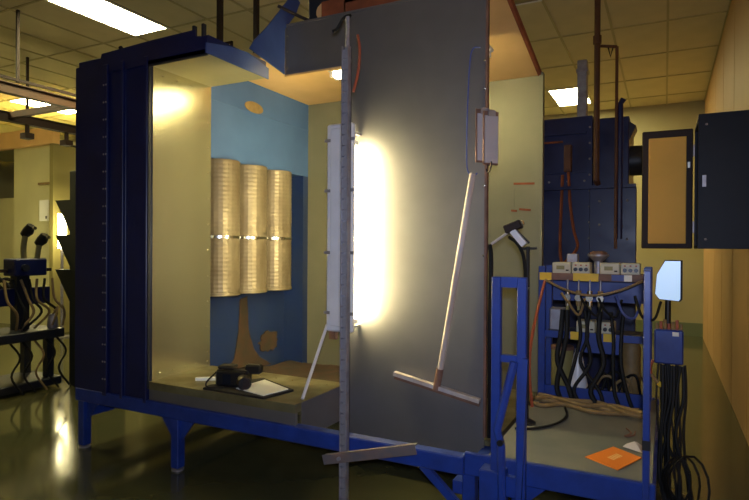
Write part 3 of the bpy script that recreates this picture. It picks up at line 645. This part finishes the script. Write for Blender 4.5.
MB().tube([(-.54, 6.34, 3.69), (-.515, 6.34, 3.58), (-.49, 6.35, 3.69)], .009, 6).build('hanger', 'dark_frame', t); MB().tube([(-.42, 6.38, 1.7), (-.42, 6.38, 3.09), (-.39, 6.38, 3.14)], .030, 8).build('blue_standpipe', 'navy', t, True)
t = thing('vent_stack', (-.84, 6.9, 3.0), 'square grey blue vent stack rising from the blue machine roof', 'duct')
MB().box(-.905, -.80, 6.82, 6.96, 3.028, 3.74, .006).build('duct', 'steel', t); MB().box(-.915, -.79, 6.81, 6.97, 3.60, 3.64).build('collar', 'steel', t)
# conveyor posts above booth
for (x, y, zb, lab) in ((-3.69, 4.05, 3.05, 'thin dark hanger rod above the navy filter housing, with a bracket'), (-3.67, 4.55, 3.05, 'dark square hanger post behind the bracketed rod above the booth')):
    t = thing('hanger_post', (x, y, zb), lab, 'post', 'hanger posts above the booth')
    MB().box(x-.022, x+.022, y-.022, y+.022, zb, RH-.008).build('post', 'dark_frame', t)
    MB().box(x-.05, x+.05, y-.05, y+.05, zb, zb+.02).build('foot_plate', 'dark_frame', t)
    if y < 4.3:
        MB().bar((x-.02, y, 3.47), (x+.15, y, 3.47), .02, .02).build('bracket', 'dark_frame', t); MB().bar((x+.14, y, 3.48), (x+.14, y, 3.33), .02, .02).build('bracket_tip', 'dark_frame', t)
t = thing('pipe_stub', (-4.02, 3.2, 3.05), 'dark hooked pipe stub at the corner of the housing roof', 'pipe')
MB().tube([(-4.06, 3.3, 3.05), (-4.06, 3.3, 3.22), (-4.10, 3.3, 3.27)], .018, 8).build('pipe', 'dark_frame', t, True); MB().lathe((-4.06, 3.3, 3.05), [(.03, 0), (.03, .02)], 10).build('collar', 'dark_frame', t)
t = thing('roof_bracket', (-3.1, 3.2, 3.05), 'small dark pronged bracket on the canopy roof', 'bracket')
for x in (-3.08, -2.99): MB().box(x-.01, x+.01, 3.10, 3.13, 3.045, 3.21).build('prong', 'dark_machine', t)
MB().box(-3.15, -2.95, 3.08, 3.15, 3.045, 3.09).build('plate', 'dark_machine', t)

# ================================================================== LEFT BACKGROUND
# overhead conveyor
V = thing('overhead_conveyor', (-7, 5, 3.4), 'rusty orange overhead conveyor rails with cross beams and drops', 'conveyor')
for x, z, m, wd in ((-6.62, 3.37, 'rust_dark', .05), (-6.38, 3.42, 'dark_frame', .025), (-8.15, 3.38, 'dark_frame', .06)):
    r = MB(); r.box(x-wd/2, x+wd/2, 2.2, 10, z-.05 if wd > .03 else z-.015, z+.05 if wd > .03 else z+.015)
    if wd > .03: r.box(x-wd, x+wd, 2.2, 10, z+.05, z+.062); r.box(x-wd, x+wd, 2.2, 10, z-.062, z-.05)
    r.build('rail', m, V)
for y in (4.75, 7.6): MB().box(-8.2, -6.4, y-.035, y+.035, 3.36, 3.44).build('cross_beam', 'rust_dark', V)
for x, y in ((-6.62, 3.95), (-6.62, 7.0), (-8.15, 5.0), (-8.15, 8.0)): MB().box(x-.015, x+.015, y-.015, y+.015, 3.46, RH-.01).build('hanger_rod', 'dark_frame', V)
MB().bar((-6.62, 3.62, 3.36), (-6.75, 3.75, 3.05), .04, .04).build('brace', 'orange_rail', V); MB().box(-6.80, -6.72, 3.62, 3.70, 2.75, 3.40).build('drop_post', 'orange_rail', V)
for y in (5.0, 5.6, 6.2): 
    MB().tube([(-8.15, y, 3.33), (-8.15, y, 3.15)], .03, 8).build('trolley', 'dark_frame', V); MB().box(-8.22, -8.08, y-.06, y+.06, 3.12, 3.2).build('carrier', 'dark_frame', V)
# second booth far left
N = thing('second_booth', (-11, 7.4, 0), 'olive sheet metal booth with tan header beyond the conveyor', 'booth')
MB().box(-11.0, -9.80, 6.5, 6.54, .0, 3.42).build('front_panel', 'olive_panel', N)
MB().box(-13.1, -9.70, 6.40, 6.54, 3.42, 3.72).build('header', 'roof_tan', N)
MB().box(-9.84, -9.74, 6.44, 6.56, 0, 3.42).build('edge_post', 'olive', N)
MB().box(-13.1, -9.80, 8.4, 8.44, 0, 3.5).build('back_panel', 'olive_panel', N)
MB().box(-9.84, -9.80, 6.56, 8.4, 0, 3.42).build('side_panel', 'olive', N)
MB().box(-13.1, -9.80, 6.54, 8.44, 3.46, 3.52).build('roof', 'olive_panel', N)
MB().box(-13.1, -11.0, 6.9, 6.94, 0, 2.55).build('inner_panel', 'olive_panel', N)
MB().bar((-10.22, 6.48, 2.72), (-9.84, 6.48, 2.72), .03, .04).build('rail_handle', 'hose_tan', N)
t = thing('notice_sheet', (-10.1, 6.49, 2.1), 'pale notice sheet fixed to the olive booth panel', 'notice')
MB().box(-10.20, -9.94, 6.485, 6.499, 2.04, 2.42).build('sheet', 'paper', t); MB().box(-10.02, -9.98, 6.482, 6.486, 2.08, 2.13).build('ink_mark', 'dark_frame', t)
t = thing('booth_lamp', (-9.3, 6.6, 2.2), 'bright upright lamp glowing behind the bin tower beside olive booth', 'lamp')
MB().tube([(-9.35, 6.35, 1.55), (-9.35, 6.35, 2.15)], .07, 12).build('glowing_tube', 'lamp_spot', t, True); MB().tube([(-9.35, 6.35, .02), (-9.35, 6.35, 1.55)], .025, 10).build('pole', 'steel', t, True); MB().lathe((-9.35, 6.35, 0), [(.15, 0), (.15, .02), (.03, .03)], 14).build('foot', 'steel', t, True)
# bin tower
T = thing('bin_tower', (-5.7, 4.3, 0), 'dark upright tower with stacked wedge shaped bins on its side', 'bin tower')
MB().box(-6.06, -5.6, 4.2, 4.6, 0, 2.45, .01).build('column', 'dark_green', T)
for k in range(3):
    z = 2.12-.40*k
    MB().prism([(-6.31, z), (-6.05, z), (-6.05, z-.36)], 'y', 4.2, 4.6).build('wedge_bin', 'dark_green', T)
t = thing('tower_motor', (-5.6, 4.3, 2.45), 'dark lumpy motor on top of the bin tower', 'motor')
MB().lathe((-5.75, 4.4, 2.45), [(.12, 0), (.14, .05), (.14, .18), (.09, .24)], 14).build('body', 'dark_machine', t, True); MB().box(-5.95, -5.75, 4.35, 4.45, 2.45, 2.55).build('terminal_box', 'dark_machine', t)
# gun reciprocator machine
Q = thing('gun_mover', (-6.4, 4.2, 0), 'dark gun mover frame with blue gearbox and rails beside the bin tower', 'machine')
MB().box(-6.7, -6.1, 2.6, 4.15, .03, .12, .01).build('base', 'dark_machine', Q)
for y in (3.0, 4.05):
    for x in (-6.62, -6.2): MB().box(x-.04, x+.04, y-.04, y+.04, .12, .58).build('leg', 'dark_machine', Q)
MB().box(-6.7, -6.1, 2.6, 4.18, .56, .66, .008).build('table', 'dark_machine', Q)
MB().box(-6.45, -6.38, 2.6, 4.19, .93, 1.12, .008).build('rail', 'navy', Q)
MB().box(-6.42, -6.36, 2.6, 4.19, 1.30, 1.335).build('upper_rail', 'dark_frame', Q)
MB().box(-6.46, -6.34, 3.78, 3.92, .66, 1.28).build('mast', 'dark_machine', Q)
gbx = MB().box(-6.46, -6.24, 3.70, 4.06, 1.26, 1.45, .012).build('gearbox', 'navy', Q)
MB().tube([(-6.24, 3.8, 1.35), (-6.20, 3.8, 1.35)], .04, 12).build('gear_cover', 'dark_machine', gbx, True)
for k, (y, z) in enumerate(((3.93, 1.76), (4.09, 1.66))):
    t = thing('mounted_gun', (-6.4, y, z), 'black spray gun head on the gun mover, '+('taller of the two' if k == 0 else 'shorter of the two'), 'spray gun', 'guns on the gun mover')
    MB().tube([(-6.43, y-.02, z-.05), (-6.38, y, z), (-6.34, y+.01, z+.06)], [.045, .06, .045], 12).build('head', 'black', t, True)
    MB().tube([(-6.34, y+.01, z+.02), (-6.27, y+.01, z+.03)], .02, 8).build('nozzle', 'chrome', t, True)
    MB().tube(smooth_path([(-6.4, y-.02, z-.04), (-6.42, y-.03, z-.2), (-6.42, y-.02, 1.40 if k == 0 else 1.30)], 5), .03, 8).build('stem', 'olive', t, True)
for k in range(7):
    y = 3.62+.09*k
    tag(MB().tube(smooth_path([(-6.30, y, 1.22), (-6.24, y+.05*math.sin(k), 1.0), (-6.20, y+.08, .85), (-6.25, y+.1*math.cos(k), .67)], 5), .014, 6).build('mover_hose', 'hose_black' if k % 2 else 'hose_tan', None, True), ('tan hose sagging below the blue gearbox of the gun mover', 'black hose sagging below the blue gearbox of the gun mover')[k % 2], 'hose', ('tan', 'black')[k % 2]+' hoses on the gun mover')
for k in range(5):
    y = 3.6+.13*k
    tag(MB().tube(smooth_path([(-6.16, y, .56), (-6.08, y+.06, .40), (-6.06, y-.04, .22), (-6.0, y+.05, .02)], 5), .012, 6).build('floor_hose', 'hose_tan' if k == 2 else 'hose_black', None, True), 'tan hose trailing from the gun mover table to the floor' if k == 2 else 'black hose trailing from the gun mover table to the floor', 'hose', None if k == 2 else 'black hoses below the gun mover table')
t = thing('powder_pump', (-6.1, 4.0, .66), 'pale pump with loops standing on the gun mover table', 'pump')
MB().lathe((-6.2, 4.1, .66), [(.05, 0), (.06, .02), (.05, .12), (.03, .16)], 14).build('body', 'steel', t, True); MB().tube(smooth_path([(-6.2, 4.1, .81), (-6.15, 4.13, .9), (-6.12, 4.08, .8), (-6.13, 4.05, .70)], 5), .012, 6).build('spout', 'hose_tan', t, True)
for k in range(4):
    t = tag(MB().tube(smooth_path([(-6.85, 3.45+.12*k, .95), (-6.75, 3.6+.12*k, 1.25-.03*k), (-6.6, 3.7+.1*k, 1.18), (-6.5, 3.8+.08*k, 1.0)], 6), .02, 8).build('arching_hose', 'hose_black', None, True), 'black hose arching behind the gearbox of the gun mover', 'hose', 'arching hoses behind the gearbox')
